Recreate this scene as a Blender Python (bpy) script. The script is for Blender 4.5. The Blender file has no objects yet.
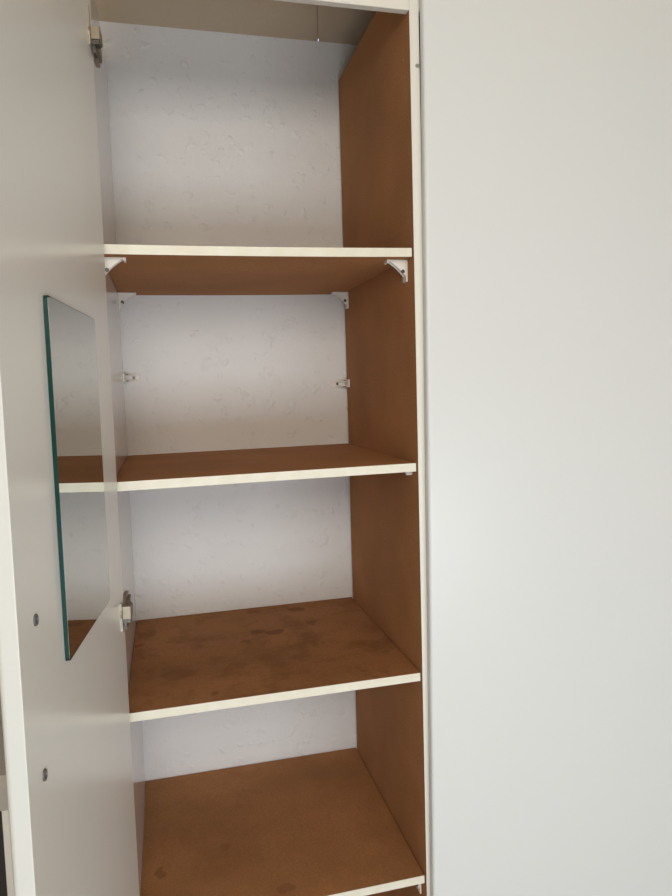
import bpy, bmesh, math, random
from mathutils import Matrix, Vector
random.seed(4)
sc = bpy.context.scene
C = sc.collection

# ------------------------------------------------------------------ camera
# fitted to the photograph: metres, X right, Y into the cupboard, Z up, z = 0 on the floor
ZF = 1.36                                   # floor lies 1.36 m below the top of the second shelf
cam_d = bpy.data.cameras.new('camera')
cam = bpy.data.objects.new('camera', cam_d)
C.objects.link(cam)
cam_d.sensor_fit = 'AUTO'
cam_d.sensor_width = 36.0
cam_d.lens = 692.06 / 896 * 36.0
cam_d.clip_start = 0.02
right = Vector((0.97052904, -0.23918909, -0.02935914))
fwd = Vector((0.23627714, 0.96844554, -0.07928649))
up = Vector((0.04739719, 0.07001295, 0.99641944))
m = Matrix.Identity(4)
for i in range(3):
    m[i][0] = right[i]; m[i][1] = up[i]; m[i][2] = -fwd[i]
m[0][3], m[1][3], m[2][3] = -0.46916, -1.25547, 0.14059 + ZF
cam.matrix_world = m
sc.camera = cam

# ------------------------------------------------------------------ sky, window light, exposure
world = bpy.data.worlds.new('sky'); sc.world = world
world.use_nodes = True
bg = world.node_tree.nodes['Background']
bg.inputs['Color'].default_value = (0.80, 0.90, 1.0, 1)
bg.inputs['Strength'].default_value = 1.0

WIN = (-1.0, 1.2, 0.32, 1.10)             # window opening in the wall behind the camera: x0, x1, z0, z1
YB = -2.45                                  # inner face of that wall
ld = bpy.data.lights.new('daylight', 'AREA')
ld.shape = 'RECTANGLE'
ld.size = WIN[1] - WIN[0]; ld.size_y = WIN[3] - WIN[2]
ld.energy = 40
ld.color = (0.86, 0.945, 1.0)
lo = bpy.data.objects.new('daylight', ld); C.objects.link(lo)
lo.location = ((WIN[0] + WIN[1]) / 2, YB - 0.16, (WIN[2] + WIN[3]) / 2)
lo.rotation_euler = (math.radians(90), 0, 0)

# added warm fill light without a lamp body, unseen, high on the same wall
wl = bpy.data.lights.new('warm_fill', 'AREA')
wl.shape = 'RECTANGLE'; wl.size = 0.9; wl.size_y = 0.55
wl.energy = 20; wl.color = (1.0, 0.94, 0.83)
wo = bpy.data.objects.new('warm_fill', wl); C.objects.link(wo)
wo.location = (-0.5, YB + 0.06, 2.05); wo.rotation_euler = (math.radians(90), 0, 0)

vs = sc.view_settings
vs.view_transform = 'Standard'; vs.look = 'None'; vs.gamma = 1.0; vs.exposure = 0.12
vs.use_curve_mapping = False

# ------------------------------------------------------------------ materials
def mat(name, col, rough=0.5, metal=0.0, spec=0.5, bump=None, var=None):
    """bump = (scale, strength, distance); var = (scale, dark colour, amount)"""
    M = bpy.data.materials.new(name); M.use_nodes = True
    nt = M.node_tree; b = nt.nodes['Principled BSDF']
    b.inputs['Base Color'].default_value = (*col, 1)
    b.inputs['Roughness'].default_value = rough
    b.inputs['Metallic'].default_value = metal
    b.inputs['Specular IOR Level'].default_value = spec
    tc = nt.nodes.new('ShaderNodeTexCoord')
    if var:
        n = nt.nodes.new('ShaderNodeTexNoise'); n.inputs['Scale'].default_value = var[0]; n.inputs['Detail'].default_value = 6
        nt.links.new(tc.outputs['Object'], n.inputs['Vector'])
        r = nt.nodes.new('ShaderNodeValToRGB')
        r.color_ramp.elements[0].position = 0.35; r.color_ramp.elements[1].position = 0.7
        r.color_ramp.elements[0].color = (*[c * (1 - var[2]) + d * var[2] for c, d in zip(col, var[1])], 1)
        r.color_ramp.elements[1].color = (*col, 1)
        nt.links.new(n.outputs['Fac'], r.inputs['Fac']); nt.links.new(r.outputs['Color'], b.inputs['Base Color'])
    if bump:
        n = nt.nodes.new('ShaderNodeTexNoise'); n.inputs['Scale'].default_value = bump[0]; n.inputs['Detail'].default_value = 4
        nt.links.new(tc.outputs['Object'], n.inputs['Vector'])
        bp = nt.nodes.new('ShaderNodeBump'); bp.inputs['Strength'].default_value = bump[1]; bp.inputs['Distance'].default_value = bump[2]
        nt.links.new(n.outputs['Fac'], bp.inputs['Height']); nt.links.new(bp.outputs['Normal'], b.inputs['Normal'])
    return M

def plaster(name, col, lumps=True):
    """brushed-on wall paint over uneven plaster: broad waves, fine grain and sparse blobs of paint"""
    M = mat(name, col, 0.55, spec=0.35)
    nt = M.node_tree; b = nt.nodes['Principled BSDF']
    tc = nt.nodes.new('ShaderNodeTexCoord')
    def noise(s, d):
        n = nt.nodes.new('ShaderNodeTexNoise'); n.inputs['Scale'].default_value = s; n.inputs['Detail'].default_value = d
        nt.links.new(tc.outputs['Object'], n.inputs['Vector']); return n
    def math_(op, a, v):
        k = nt.nodes.new('ShaderNodeMath'); k.operation = op
        nt.links.new(a, k.inputs[0])
        if isinstance(v, float): k.inputs[1].default_value = v
        else: nt.links.new(v, k.inputs[1])
        return k.outputs[0]
    h = math_('MULTIPLY', noise(14, 3).outputs['Fac'], 0.55)
    h = math_('ADD', h, math_('MULTIPLY', noise(170, 3).outputs['Fac'], 0.10))
    if lumps:
        big = noise(38, 2)
        r = nt.nodes.new('ShaderNodeValToRGB')
        r.color_ramp.elements[0].position = 0.60; r.color_ramp.elements[1].position = 0.76
        nt.links.new(big.outputs['Fac'], r.inputs['Fac'])
        h = math_('ADD', h, math_('MULTIPLY', r.outputs['Color'], 0.32))
    bp = nt.nodes.new('ShaderNodeBump'); bp.inputs['Strength'].default_value = 0.9; bp.inputs['Distance'].default_value = 0.0065
    nt.links.new(h, bp.inputs['Height']); nt.links.new(bp.outputs['Normal'], b.inputs['Normal'])
    return M

def fibreboard(name, col, stain=0.0, spots=()):
    """raw brown hardboard: fine fibres, slow tone changes and, if stained, dark damp marks"""
    M = mat(name, col, 0.75, spec=0.1)
    nt = M.node_tree; b = nt.nodes['Principled BSDF']
    tc = nt.nodes.new('ShaderNodeTexCoord')
    def noise(s, d, rough=0.5):
        n = nt.nodes.new('ShaderNodeTexNoise'); n.inputs['Scale'].default_value = s; n.inputs['Detail'].default_value = d
        n.inputs['Roughness'].default_value = rough
        nt.links.new(tc.outputs['Object'], n.inputs['Vector']); return n
    def ramp(src, p0, p1, c0, c1):
        r = nt.nodes.new('ShaderNodeValToRGB')
        r.color_ramp.elements[0].position = p0; r.color_ramp.elements[1].position = p1
        r.color_ramp.elements[0].color = (*c0, 1); r.color_ramp.elements[1].color = (*c1, 1)
        nt.links.new(src, r.inputs['Fac']); return r.outputs['Color']
    def mix(fac, a, c, mode='MIX'):
        x = nt.nodes.new('ShaderNodeMix'); x.data_type = 'RGBA'; x.blend_type = mode
        if isinstance(fac, float): x.inputs[0].default_value = fac
        else: nt.links.new(fac, x.inputs[0])
        nt.links.new(a, x.inputs[6])
        if isinstance(c, tuple): x.inputs[7].default_value = (*c, 1)
        else: nt.links.new(c, x.inputs[7])
        return x.outputs[2]
    d = tuple(c * 0.84 for c in col); l = tuple(c * 1.10 for c in col)
    c1 = ramp(noise(4.0, 3).outputs['Fac'], 0.3, 0.7, d, l)
    f = ramp(noise(240, 4, 0.7).outputs['Fac'], 0.3, 0.7, (0.80,) * 3, (1.1,) * 3)
    c1 = mix(1.0, c1, f, 'MULTIPLY')
    if stain:
        s1 = ramp(noise(13.0, 9, 0.72).outputs['Fac'], 0.46, 0.62, (0, 0, 0), (stain,) * 3)
        c1 = mix(s1, c1, tuple(c * 0.62 for c in col))
    for (x, y, rx, ry, k) in spots:          # dried round damp marks at these places on the board
        mp = nt.nodes.new('ShaderNodeMapping'); mp.vector_type = 'TEXTURE'
        mp.inputs['Location'].default_value = (x, y, 0); mp.inputs['Scale'].default_value = (rx, ry, 1000)
        nz = noise(30, 3); ad = nt.nodes.new('ShaderNodeMix'); ad.data_type = 'RGBA'; ad.blend_type = 'LINEAR_LIGHT'
        ad.inputs[0].default_value = 0.02
        nt.links.new(tc.outputs['Object'], ad.inputs[6]); nt.links.new(nz.outputs['Color'], ad.inputs[7])
        nt.links.new(ad.outputs[2], mp.inputs['Vector'])
        g = nt.nodes.new('ShaderNodeVectorMath'); g.operation = 'LENGTH'
        nt.links.new(mp.outputs['Vector'], g.inputs[0])
        s = ramp(g.outputs['Value'], 0.75, 1.1, (k,) * 3, (0, 0, 0))
        c1 = mix(s, c1, tuple(c * 0.5 for c in col))
    nt.links.new(c1, b.inputs['Base Color'])
    bp = nt.nodes.new('ShaderNodeBump'); bp.inputs['Strength'].default_value = 0.12; bp.inputs['Distance'].default_value = 0.001
    nt.links.new(noise(300, 3).outputs['Fac'], bp.inputs['Height']); nt.links.new(bp.outputs['Normal'], b.inputs['Normal'])
    return M

BROWN = (0.44, 0.212, 0.092)
M = {}
M['wall'] = plaster('white_wall_paint', (0.755, 0.74, 0.735))
M['ceiling'] = plaster('ceiling_paint', (0.60, 0.49, 0.36), False)
M['room'] = mat('room_wall_paint', (0.66, 0.57, 0.44), 0.7)
M['floor'] = mat('floor_tiles', (0.58, 0.53, 0.46), 0.35, var=(3, (0.4, 0.3, 0.2), 0.3))
M['melamine'] = mat('white_melamine', (0.75, 0.75, 0.735), 0.24, spec=0.5)
M['gloss'] = mat('glossy_white_melamine', (0.72, 0.70, 0.69), 0.12, spec=0.6)
M['door'] = mat('painted_white_door', (0.685, 0.705, 0.72), 0.34, spec=0.5, bump=(5, 0.05, 0.01))
M['edge'] = mat('cream_edge_tape', (0.76, 0.745, 0.65), 0.45, var=(40, (0.6, 0.5, 0.35), 0.25))
M['lipping'] = mat('white_door_lipping', (0.575, 0.585, 0.57), 0.4)
M['frame'] = mat('white_frame_paint', (0.74, 0.72, 0.665), 0.4)
M['brown'] = fibreboard('brown_fibreboard', BROWN)
M['brown_under'] = M['brown']
M['brown_stained'] = fibreboard('stained_fibreboard', tuple(c * 0.95 for c in BROWN), 0.8,
    [(-0.285, 0.348, 0.020, 0.018, 0.75), (-0.248, 0.336, 0.024, 0.018, 0.75), (-0.162, 0.484, 0.024, 0.018, 0.75), (-0.146, 0.371, 0.017, 0.015, 0.6),
     (-0.271, 0.500, 0.017, 0.014, 0.6), (-0.319, 0.292, 0.016, 0.013, 0.6), (-0.550, 0.355, 0.010, 0.012, 0.7), (-0.409, 0.038, 0.010, 0.014, 0.5),
     (-0.206, 0.512, 0.030, 0.010, 0.5), (-0.470, 0.156, 0.040, 0.030, 0.45), (-0.354, 0.157, 0.030, 0.022, 0.35), (-0.215, 0.169, 0.030, 0.02, 0.35)])
M['brown_worn'] = fibreboard('worn_fibreboard', BROWN, 0.3,
    [(-0.526, 0.170, 0.014, 0.016, 0.55), (-0.2785, 0.050, 0.018, 0.014, 0.45), (-0.388, 0.213, 0.016, 0.016, 0.3)])
M['plastic'] = mat('white_plastic', (0.80, 0.76, 0.71), 0.42)
M['steel'] = mat('nickel_plated_steel', (0.50, 0.46, 0.40), 0.42, 1.0)
M['brass'] = mat('dull_hinge_metal', (0.36, 0.31, 0.24), 0.45, 0.8)
M['dark_metal'] = mat('dark_screw_metal', (0.13, 0.12, 0.11), 0.4, 0.8)
M['screw'] = mat('grey_screw_metal', (0.45, 0.45, 0.45), 0.35, 0.9)
M['screw_dark'] = mat('tarnished_screw', (0.16, 0.155, 0.15), 0.5, 0.6)
M['mirror'] = mat('mirror_silver', (0.56, 0.58, 0.54), 0.0, 1.0)
M['glass_edge'] = mat('green_glass_edge', (0.002, 0.034, 0.029), 0.3, spec=0.2)
M['grey_top'] = mat('grey_table_top', (0.42, 0.39, 0.36), 0.5)
M['dark'] = mat('table_shade_black', (0.025, 0.02, 0.018), 0.6)  # near-black colour standing in for the shade inside the side table
M['window'] = mat('window_frame_paint', (0.8, 0.8, 0.78), 0.4)

# ------------------------------------------------------------------ helpers
def link(name, bm, material, parent=None, loc=(0, 0, 0), rot=(0, 0, 0), smooth=False):
    bmesh.ops.recalc_face_normals(bm, faces=bm.faces)
    me = bpy.data.meshes.new(name); bm.to_mesh(me); bm.free()
    if smooth:
        for p in me.polygons: p.use_smooth = True
    me.materials.append(material)
    o = bpy.data.objects.new(name, me); C.objects.link(o)
    o.location = loc; o.rotation_euler = rot
    if parent: o.parent = parent
    return o

def box(bm, x0, x1, y0, y1, z0, z1):
    v = [bm.verts.new((x, y, z)) for x in (x0, x1) for y in (y0, y1) for z in (z0, z1)]
    for f in ((0, 1, 3, 2), (4, 6, 7, 5), (0, 4, 5, 1), (2, 3, 7, 6), (0, 2, 6, 4), (1, 5, 7, 3)):
        bm.faces.new([v[i] for i in f])
    return v

def bxb(x0, x1, y0, y1, z0, z1, bevel=0.0, seg=2):
    bm = bmesh.new(); box(bm, x0, x1, y0, y1, z0, z1)
    if bevel:
        bmesh.ops.bevel(bm, geom=bm.edges[:], offset=bevel, segments=seg, affect='EDGES', profile=0.5)
    return bm

def prism(bm, pts, axis, a, b):
    """closed outline pts extruded along axis from a to b; pts are the two other coordinates in order"""
    def P(p, t):
        return {'x': (t, p[0], p[1]), 'y': (p[0], t, p[1]), 'z': (p[0], p[1], t)}[axis]
    A = [bm.verts.new(P(p, a)) for p in pts]; B = [bm.verts.new(P(p, b)) for p in pts]
    n = len(pts)
    bm.faces.new(A); bm.faces.new(B[::-1])
    for i in range(n):
        bm.faces.new((A[i], A[(i + 1) % n], B[(i + 1) % n], B[i]))

def disc(bm, r, h, seg=20, inner=None):
    """a short turned piece on z = 0..h, slightly chamfered"""
    prof = [(0.0, 0), (r, 0), (r, h * 0.7), (r * 0.85, h), (0.0, h)] if inner is None else \
           [(0.0, 0), (r, 0), (r, h * 0.7), (r * 0.85, h), (inner, h), (inner * 0.8, h * 0.35), (0.0, h * 0.35)]
    rings = []
    for (q, z) in prof:
        if q == 0: rings.append([bm.verts.new((0, 0, z))])
        else: rings.append([bm.verts.new((q * math.cos(2 * math.pi * k / seg), q * math.sin(2 * math.pi * k / seg), z)) for k in range(seg)])
    for a, b in zip(rings, rings[1:]):
        for k in range(seg):
            q = [a[k % len(a)], a[(k + 1) % len(a)], b[(k + 1) % len(b)], b[k % len(b)]]
            q = list(dict.fromkeys(q))
            if len(q) > 2: bm.faces.new(q)

def empty(name, loc=(0, 0, 0)):
    o = bpy.data.objects.new(name, None); C.objects.link(o); o.location = loc; return o

def tag(o, label, cat, group=None):
    o['label'] = label; o['category'] = cat
    if group: o['group'] = group
    return o

def struct(o): o['kind'] = 'structure'; return o

# ------------------------------------------------------------------ measured sizes
W, D = 0.566, 0.5362                        # clear width and depth of the cupboard
ZC = 1.0345 + ZF                            # ceiling
XL, XR = -2.3, 2.1                          # room side walls
Z1, Z2, Z3, Z4 = 0.41 + ZF, ZF, -0.4199 + ZF, -0.8456 + ZF      # tops of the shelves
T = 0.0159

# ------------------------------------------------------------------ room
struct(link('floor', bxb(XL, XR, YB, D, -0.05, 0), M['floor']))
struct(link('wall_back', bxb(XL, XR, D, D + 0.12, 0, ZC), M['wall']))
struct(link('wall_left', bxb(XL - 0.12, XL, YB, D, 0, ZC), M['room']))
struct(link('wall_right', bxb(XR, XR + 0.12, YB, D, 0, ZC), M['room']))
bm = bmesh.new()
box(bm, XL, WIN[0], YB - 0.15, YB, 0, ZC); box(bm, WIN[1], XR, YB - 0.15, YB, 0, ZC)
box(bm, WIN[0], WIN[1], YB - 0.15, YB, 0, WIN[2]); box(bm, WIN[0], WIN[1], YB - 0.15, YB, WIN[3], ZC)
struct(link('wall_front', bm, M['room']))
w = struct(link('window_1', bxb(WIN[0], WIN[1], YB - 0.02, YB + 0.06, WIN[2] - 0.03, WIN[2], 0.004), M['window']))
bm = bmesh.new()
for x in (WIN[0], (WIN[0] + WIN[1]) / 2 - 0.03, WIN[1] - 0.06):
    box(bm, x, x + 0.06, YB - 0.10, YB - 0.05, WIN[2], WIN[3])
for z in (WIN[2], WIN[3] - 0.06):
    box(bm, WIN[0] + 0.06, WIN[1] - 0.06, YB - 0.099, YB - 0.051, z, z + 0.06)
link('window_frame', bm, M['window'], w)

# ceiling of boards: a narrow open joint runs forward from the back wall, slightly askew
cl = struct(link('ceiling', bxb(XL, XR, YB, D, ZC + 0.007, ZC + 0.1), M['ceiling']))
sx0, sx1 = -0.0469, -0.0469 - (D - YB) * 0.237
g = 0.0008
for a in (((XL, D), (sx0 - g, D), (sx1 - g, YB), (XL, YB)), ((sx0 + g, D), (XR, D), (XR, YB), (sx1 + g, YB))):
    bm = bmesh.new(); prism(bm, a, 'z', ZC, ZC + 0.007)
    link('ceiling_board', bm, M['ceiling'], cl)

# ------------------------------------------------------------------ wardrobe carcass
wd = tag(empty('wardrobe', (-W / 2, D / 2, 0)), 'built-in white wardrobe with one door open showing four brown fibreboard shelves', 'wardrobe')
off = Vector((W / 2, -D / 2, 0))
def part(name, bm, material, parent=None, loc=(0, 0, 0), rot=(0, 0, 0), smooth=False):
    l = Vector(loc) + (off if parent is None else Vector((0, 0, 0)))
    return link(name, bm, material, parent or wd, l, rot, smooth)

PT = 0.018
PTOP = 0.937 + ZF
rp = part('side_panel', bxb(0, PT, 0.0015, D - 0.014, 0.0, PTOP), M['brown'])
rp['label'] = 'raw brown fibreboard divider panel'
link('edge_strip', bxb(0, PT, 0.0, 0.0015, 0.0, PTOP), M['frame'], rp)
for (y, z) in ((0.0391, 0.7671), (0.0355, 0.7345)):         # filled hinge screw holes
    bm = bmesh.new(); disc(bm, 0.0042, 0.0008, 14, 0.003)
    link('screw_plug', bm, M['brown'], rp, (0, y, z + ZF), (0, -math.pi / 2, 0))
lp = part('side_panel', bxb(-W - PT, -W, 0.0015, D - 0.002, 0.0, PTOP), M['gloss'])
lp['label'] = 'glossy white side panel'
link('edge_strip', bxb(-W - PT, -W, 0.0, 0.0015, 0.0, PTOP), M['frame'], lp)
XE = 0.66                                                   # far end of the wardrobe, outside the picture
part('side_panel', bxb(XE, XE + PT, 0, D - 0.002, 0.0, PTOP), M['gloss'])
part('top_rail', bxb(-W, 0, 0.0, 0.016, 0.8375 + ZF, PTOP, 0.0012, 1), M['frame'])
part('top_rail', bxb(PT, XE, 0.0, 0.016, 0.8375 + ZF, PTOP, 0.0012, 1), M['frame'])
part('fascia', bxb(-W - PT, XE + PT, 0.0, 0.016, PTOP, ZC), M['frame'])
part('plinth', bxb(-W, XE, 0.03, 0.046, 0.0, 0.07), M['frame'])
part('bottom_board', bxb(-W, 0, 0.047, D - 0.01, 0.07, 0.086), M['brown'])
part('bottom_board', bxb(PT, XE, 0.047, D - 0.01, 0.07, 0.086), M['brown'])

# shelves: each hangs a few millimetres out of true, as fitted
SF = 0.0073
def shelf(z, mtl, label, zl=-0.0045, zb=0.005, sag=0.0):
    N = 24
    def grid(y0, y1, zt, zb_):
        bm = bmesh.new(); R = []
        for i in range(N + 1):
            x = -W + 0.0012 + (W - 0.0032) * i / N
            s = -sag * (1 - (2 * i / N - 1) ** 2)
            col = []
            for (y, dz) in ((y0, zt), (y1, zt), (y1, zb_), (y0, zb_)):
                col.append(bm.verts.new((x, y, z + dz + s + zl * (-x / W) + zb * (y / D))))
            R.append(col)
        for a, b in zip(R, R[1:]):
            for k in range(4):
                bm.faces.new((a[k], a[(k + 1) % 4], b[(k + 1) % 4], b[k]))
        bm.faces.new(R[0]); bm.faces.new(R[-1][::-1])
        return bm
    o = part('shelf', grid(SF + 0.001, D - 0.003, 0, -T), mtl)
    o['label'] = label
    e = link('edge_strip', grid(SF, SF + 0.001, 0.0002, -T - 0.0002), M['edge'], o)
    e['label'] = 'cream edge tape'
    return o
shelf(Z1, M['brown'], 'brown shelf held on white corner brackets', sag=0.0015, zl=-0.005)
shelf(Z2, M['brown'], 'brown shelf below the empty brackets')
shelf(Z3, M['brown_stained'], 'brown shelf with dark stains')
shelf(Z4, M['brown_worn'], 'wide brown lower shelf', zl=-0.003, zb=0.004)

# ------------------------------------------------------------------ plastic corner brackets
def bracket_mesh(leg_h, leg_v, wid, th=0.0032):
    """profile in x (along the horizontal leg) and z (down the vertical leg), y is its width; two webs stiffen the corner"""
    bm = bmesh.new()
    prism(bm, [(0, 0), (leg_h, 0), (leg_h, -th), (th, -th), (th, -leg_v), (0, -leg_v)], 'y', 0, wid)
    n = 8
    def web(y0, y1):
        pts = [(th, -th), (leg_h * 0.82, -th)]
        for k in range(1, n):
            t = k / n
            q = 0.05 * math.sin(math.pi * t)
            pts.append((leg_h * 0.82 * (1 - t) + th * t - leg_h * q * 0.6 + 0.002 * t * 0, -th * (1 - t) - leg_v * 0.74 * t + leg_v * q * 0.6))
        pts.append((th, -leg_v * 0.74))
        prism(bm, pts, 'y', y0, y1)
    web(0.0028, 0.005); web(wid - 0.005, wid - 0.0028)
    # rounded tip that hooks down at the end of the horizontal leg
    prism(bm, [(leg_h - 0.004, -th), (leg_h, -th), (leg_h, -th - 0.002), (leg_h - 0.003, -th - 0.003)], 'y', 0, wid)
    return bm

BR = bracket_mesh(0.041, 0.041, 0.020)
me = bpy.data.meshes.new('shelf_bracket')
bmesh.ops.recalc_face_normals(BR, faces=BR.faces); BR.to_mesh(me); BR.free(); me.materials.append(M['plastic'])
bs = bmesh.new(); disc(bs, 0.0036, 0.0018, 14, 0.0018)
ms = bpy.data.meshes.new('screw'); bmesh.ops.recalc_face_normals(bs, faces=bs.faces); bs.to_mesh(ms); bs.free(); ms.materials.append(M['dark_metal'])

def bracket(mtx):
    o = bpy.data.objects.new('shelf_bracket', me); C.objects.link(o); o.parent = wd
    o.matrix_local = Matrix.Translation(off) @ mtx
    for (p, r) in (((0.0085, 0.0030, -0.0215), Matrix.Rotation(math.pi / 2, 4, 'X')), ((0.0085, 0.0170, -0.0215), Matrix.Rotation(-math.pi / 2, 4, 'X')), ((0.024, 0.010, -0.0032), Matrix.Rotation(math.pi, 4, 'X'))):  # first two discs imitate dark holes in the webs, the third is a screw
        s = bpy.data.objects.new('screw', ms); C.objects.link(s); s.parent = o
        s.matrix_local = Matrix.Translation(p) @ r
    return o
def at(x, y, z): return Matrix.Translation((x, y, z))
FLIP = Matrix.Scale(-1, 4, (1, 0, 0))
TURN = Matrix.Rotation(math.pi, 4, 'Z')      # makes the horizontal leg point to -x
def zs(zt, x, y, zl=-0.0045, zb=0.005): return zt - T - 0.0002 + zl * (-x / W) + zb * (y / D) - 0.0003
# under the first shelf
for (x, y) in ((0, 0.058), (0, 0.505)):
    bracket(at(x - 0.0002, y, zs(Z1, -0.04, y - 0.02)) @ TURN)
for (x, y) in ((-W, 0.035), (-W, 0.485)):
    bracket(at(x + 0.0002, y, zs(Z1, x, y, -0.005)))
# two left over on the back wall: turned on their side, one leg on the side panel, one on the wall
LAY = Matrix.Rotation(-math.pi / 2, 4, 'X')  # its width stands upright, the down-leg comes towards the viewer
bracket(at(-W + 0.0003, D - 0.0005, 0.2025 + ZF) @ LAY)
bracket(at(-0.0003, D - 0.0005, 0.1545 + ZF) @ Matrix.Rotation(math.pi, 4, 'Y') @ LAY)
# front corner of the lowest shelf
bracket(at(-0.0002, 0.052, zs(Z4, 0, 0.03, -0.003, 0.004)) @ TURN)
# small support pin under the second shelf
bm = bmesh.new(); disc(bm, 0.0055, 0.012, 16)
part('shelf_pin', bm, M['plastic'], None, (0.0, 0.04, Z2 - T - 0.0057 + 0.0003), (0, -math.pi / 2, 0))

# ------------------------------------------------------------------ open door
ANG, LF, DT = 0.106, 0.5479, 0.0205
HX, HY = -W + 0.0096, -0.02
DZ0, DZ1 = 0.075, 0.930 + ZF
def door_mesh(sgn):
    """outline in plan, its free outer edges rounded off"""
    pts = [(0, 0), (-DT, 0)]
    r = 0.005
    for k in range(6):
        a = math.pi / 2 * k / 5
        pts.append((-DT + r - r * math.cos(a), -LF + r - r * math.sin(a)))
    r2 = 0.001
    for k in range(3):
        a = math.pi / 2 * k / 2
        pts.append((-r2 + r2 * math.sin(a), -LF + r2 - r2 * math.cos(a)))
    bm = bmesh.new(); prism(bm, pts, 'z', DZ0, DZ1)
    return bm
dr = part('door', door_mesh(1), M['melamine'], None, (HX, HY, 0), (0, 0, -ANG))
dr['label'] = 'white wardrobe door standing open'
# rounded white lipping on the free edge
bm = bmesh.new()
pts = [(-0.0006, -LF - 0.0002)]
r = 0.006
for k in range(8):
    a = math.pi / 2 * k / 7
    pts.append((-DT + r - r * math.sin(a) - 0.0003, -LF + r - r * math.cos(a) - 0.0008))
pts += [(-DT - 0.0003, -LF + 0.02), (-DT + 0.0002, -LF + 0.02)]
for k in range(7, -1, -1):
    a = math.pi / 2 * k / 7
    pts.append((-DT + r - r * math.sin(a) + 0.0002, -LF + r - r * math.cos(a) + 0.0002))
pts += [(-0.0006, -LF + 0.0002)]
prism(bm, pts, 'z', DZ0, DZ1)
lip = link('edge_strip', bm, M['lipping'], dr)
# screws of the handle, seen on the inside
for (l, z) in ((0.4935, -0.0812), (0.4972, -0.2439)):
    bm = bmesh.new(); disc(bm, 0.0062, 0.0022, 20, 0.0040)
    k = link('handle_screw', bm, M['screw_dark'], dr, (0, -l, z + ZF), (0, math.pi / 2, 0))
# bow handle on the outer face
bm = bmesh.new()
zc = -0.1625 + ZF; hy = -0.495
for z in (zc + 0.0813, zc - 0.0813):
    box(bm, -DT - 0.03, -DT, hy - 0.006, hy + 0.006, z - 0.006, z + 0.006)
box(bm, -DT - 0.036, -DT - 0.028, hy - 0.007, hy + 0.007, zc - 0.0945, zc + 0.0945)
link('handle', bm, M['steel'], dr)

# concealed hinges: flange on the door, arm and clip on the side panel
def hinge(zlo, zhi, alo, ahi):
    f = link('hinge', bxb(0, 0.0026, -0.0325, -0.0275, zlo + ZF, zhi + ZF, 0.0006, 1), M['steel'], dr)
    f['label'] = 'nickel concealed hinge'
    zc = (alo + ahi) / 2 + ZF
    bm = bmesh.new(); disc(bm, 0.0125, 0.003, 24)
    link('hinge_cup', bm, M['brass'], dr, (0, -0.022, zc), (0, math.pi / 2, 0))
    bm = bmesh.new()
    box(bm, 0.002, 0.0155, -0.0265, -0.012, alo + ZF + 0.001, ahi + ZF)
    prism(bm, [(0.0155, -0.014), (0.0155, 0.0), (0.008, 0.014), (0.004, 0.058), (-0.001, 0.058), (0.002, 0.010), (0.009, -0.002), (0.009, -0.014)], 'z', alo + ZF + 0.002, ahi + ZF - 0.002)
    link('hinge_arm', bm, M['brass'], dr)
    bm = bmesh.new()
    box(bm, 0.0025, 0.0145, -0.025, -0.010, alo + ZF - 0.0062, alo + ZF + 0.0005)
    prism(bm, [(0.003, -0.020), (0.0075, -0.020), (0.0075, -0.002), (0.003, -0.002)], 'z', alo + ZF - 0.018, alo + ZF - 0.0062)
    link('hinge_spring', bm, M['dark_metal'], dr)
    bm = bmesh.new()
    box(bm, -0.0070, 0.0, 0.026, 0.062, alo + ZF - 0.004, ahi + ZF + 0.004)
    link('hinge_plate', bm, M['steel'], dr)
hinge(0.704, 0.7644, 0.7145, 0.7345)
hinge(-0.2533, -0.2044, -0.2344, -0.2119)

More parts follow.
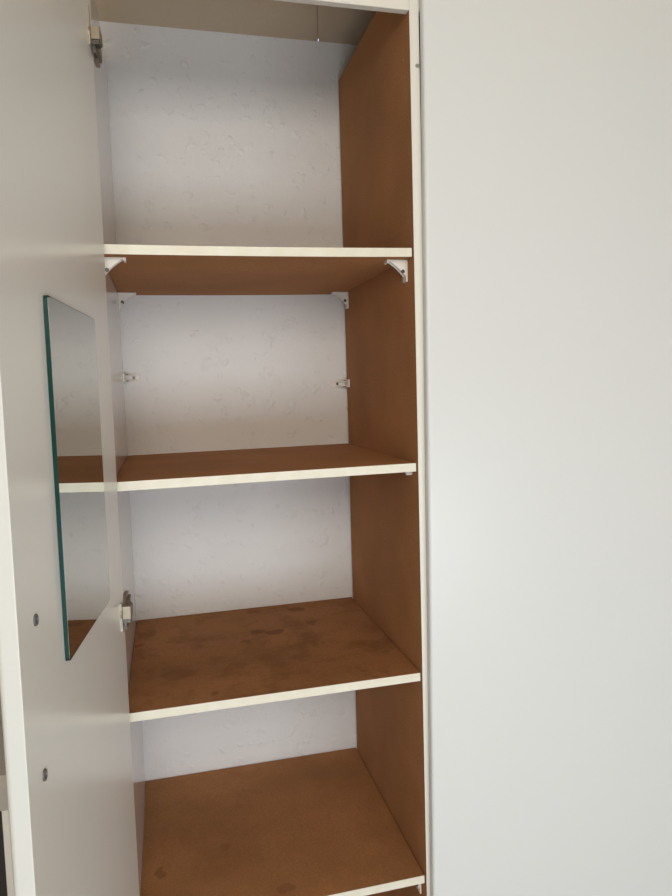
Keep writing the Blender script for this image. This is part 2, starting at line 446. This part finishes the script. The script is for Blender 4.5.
# ------------------------------------------------------------------ mirror stuck to the door
L1, L2, MT_, MB_ = 0.3911, 0.1357, 0.2606 + ZF, -0.1654 + ZF
def door_pt(n, l, z):
    return Vector((HX + math.cos(-ANG) * n + math.sin(-ANG) * l * 1.0, HY + math.sin(-ANG) * n - math.cos(-ANG) * l, z))
mr = tag(empty('mirror', door_pt(0.0003, (L1 + L2) / 2, MB_)), 'small frameless mirror with green glass edge stuck on open door', 'mirror')
mr.rotation_euler = (0, 0, -ANG)
hw, hh, th = (L1 - L2) / 2, MT_ - MB_, 0.0048
def plate(x0, x1, ins):
    bm = bmesh.new(); r = 0.004; pts = []
    for (cy, cz, a0) in ((hw - r, hh - r, 0), (-hw + r, hh - r, 90), (-hw + r, r, 180), (hw - r, r, 270)):
        for k in range(4):
            a = math.radians(a0 + 30 * k); q = r - ins
            pts.append((cy + q * math.cos(a), cz + q * math.sin(a)))
    prism(bm, pts, 'x', x0, x1); return bm
link('glass_edge', plate(0, th, 0), M['glass_edge'], mr)
link('mirror_face', plate(th, th + 0.00006, 0.0006), M['mirror'], mr)

# ------------------------------------------------------------------ closed door of the next compartment, hung a little crooked
DW = 0.64
bm = bxb(0, DW, -DT, -0.001, DZ0, DZ1, 0.0065, 5)
rd = part('door', bm, M['door'], None, (0.0, 0, 0), (0, 0, 0))
tilt = math.atan2(0.0112, 1.6)
rd.matrix_local = Matrix.Translation(off + Vector((0.0115, 0, ZF - 0.1))) @ Matrix.Rotation(tilt, 4, 'Y') @ Matrix.Translation((0, 0, -ZF + 0.1))
rd['label'] = 'closed plain white wardrobe door'
# grey bumper pad on the divider, beside the closed door
bm = bmesh.new(); disc(bm, 0.004, 0.0015, 14)
part('bumper_pad', bm, M['screw'], None, (0.0135, 0.0, 0.7398 + ZF), (math.pi / 2, 0, 0))

# ------------------------------------------------------------------ side table beside the wardrobe, glimpsed past the open door
st = tag(empty('side_table', (-1.05, 0.27, 0)), 'pale side table with grey top glimpsed past the open wardrobe door', 'table')
so = Vector((1.05, -0.27, 0))
zt = -0.565 + ZF
link('table_top', bxb(-1.55, -0.72, 0.0, 0.53, zt, zt + 0.046, 0.002, 1), M['grey_top'], st, so)
link('side_panel', bxb(-0.7787, -0.7607, 0.002, 0.52, 0, zt, 0.001, 1), M['frame'], st, so)
link('side_panel', bxb(-1.53, -1.512, 0.002, 0.52, 0, zt, 0.001, 1), M['frame'], st, so)
link('shade_panel', bxb(-1.512, -0.7787, 0.10, 0.112, 0, zt, 0.001, 1), M['dark'], st, so)  # black sheet put in for the shade of the open space below the top
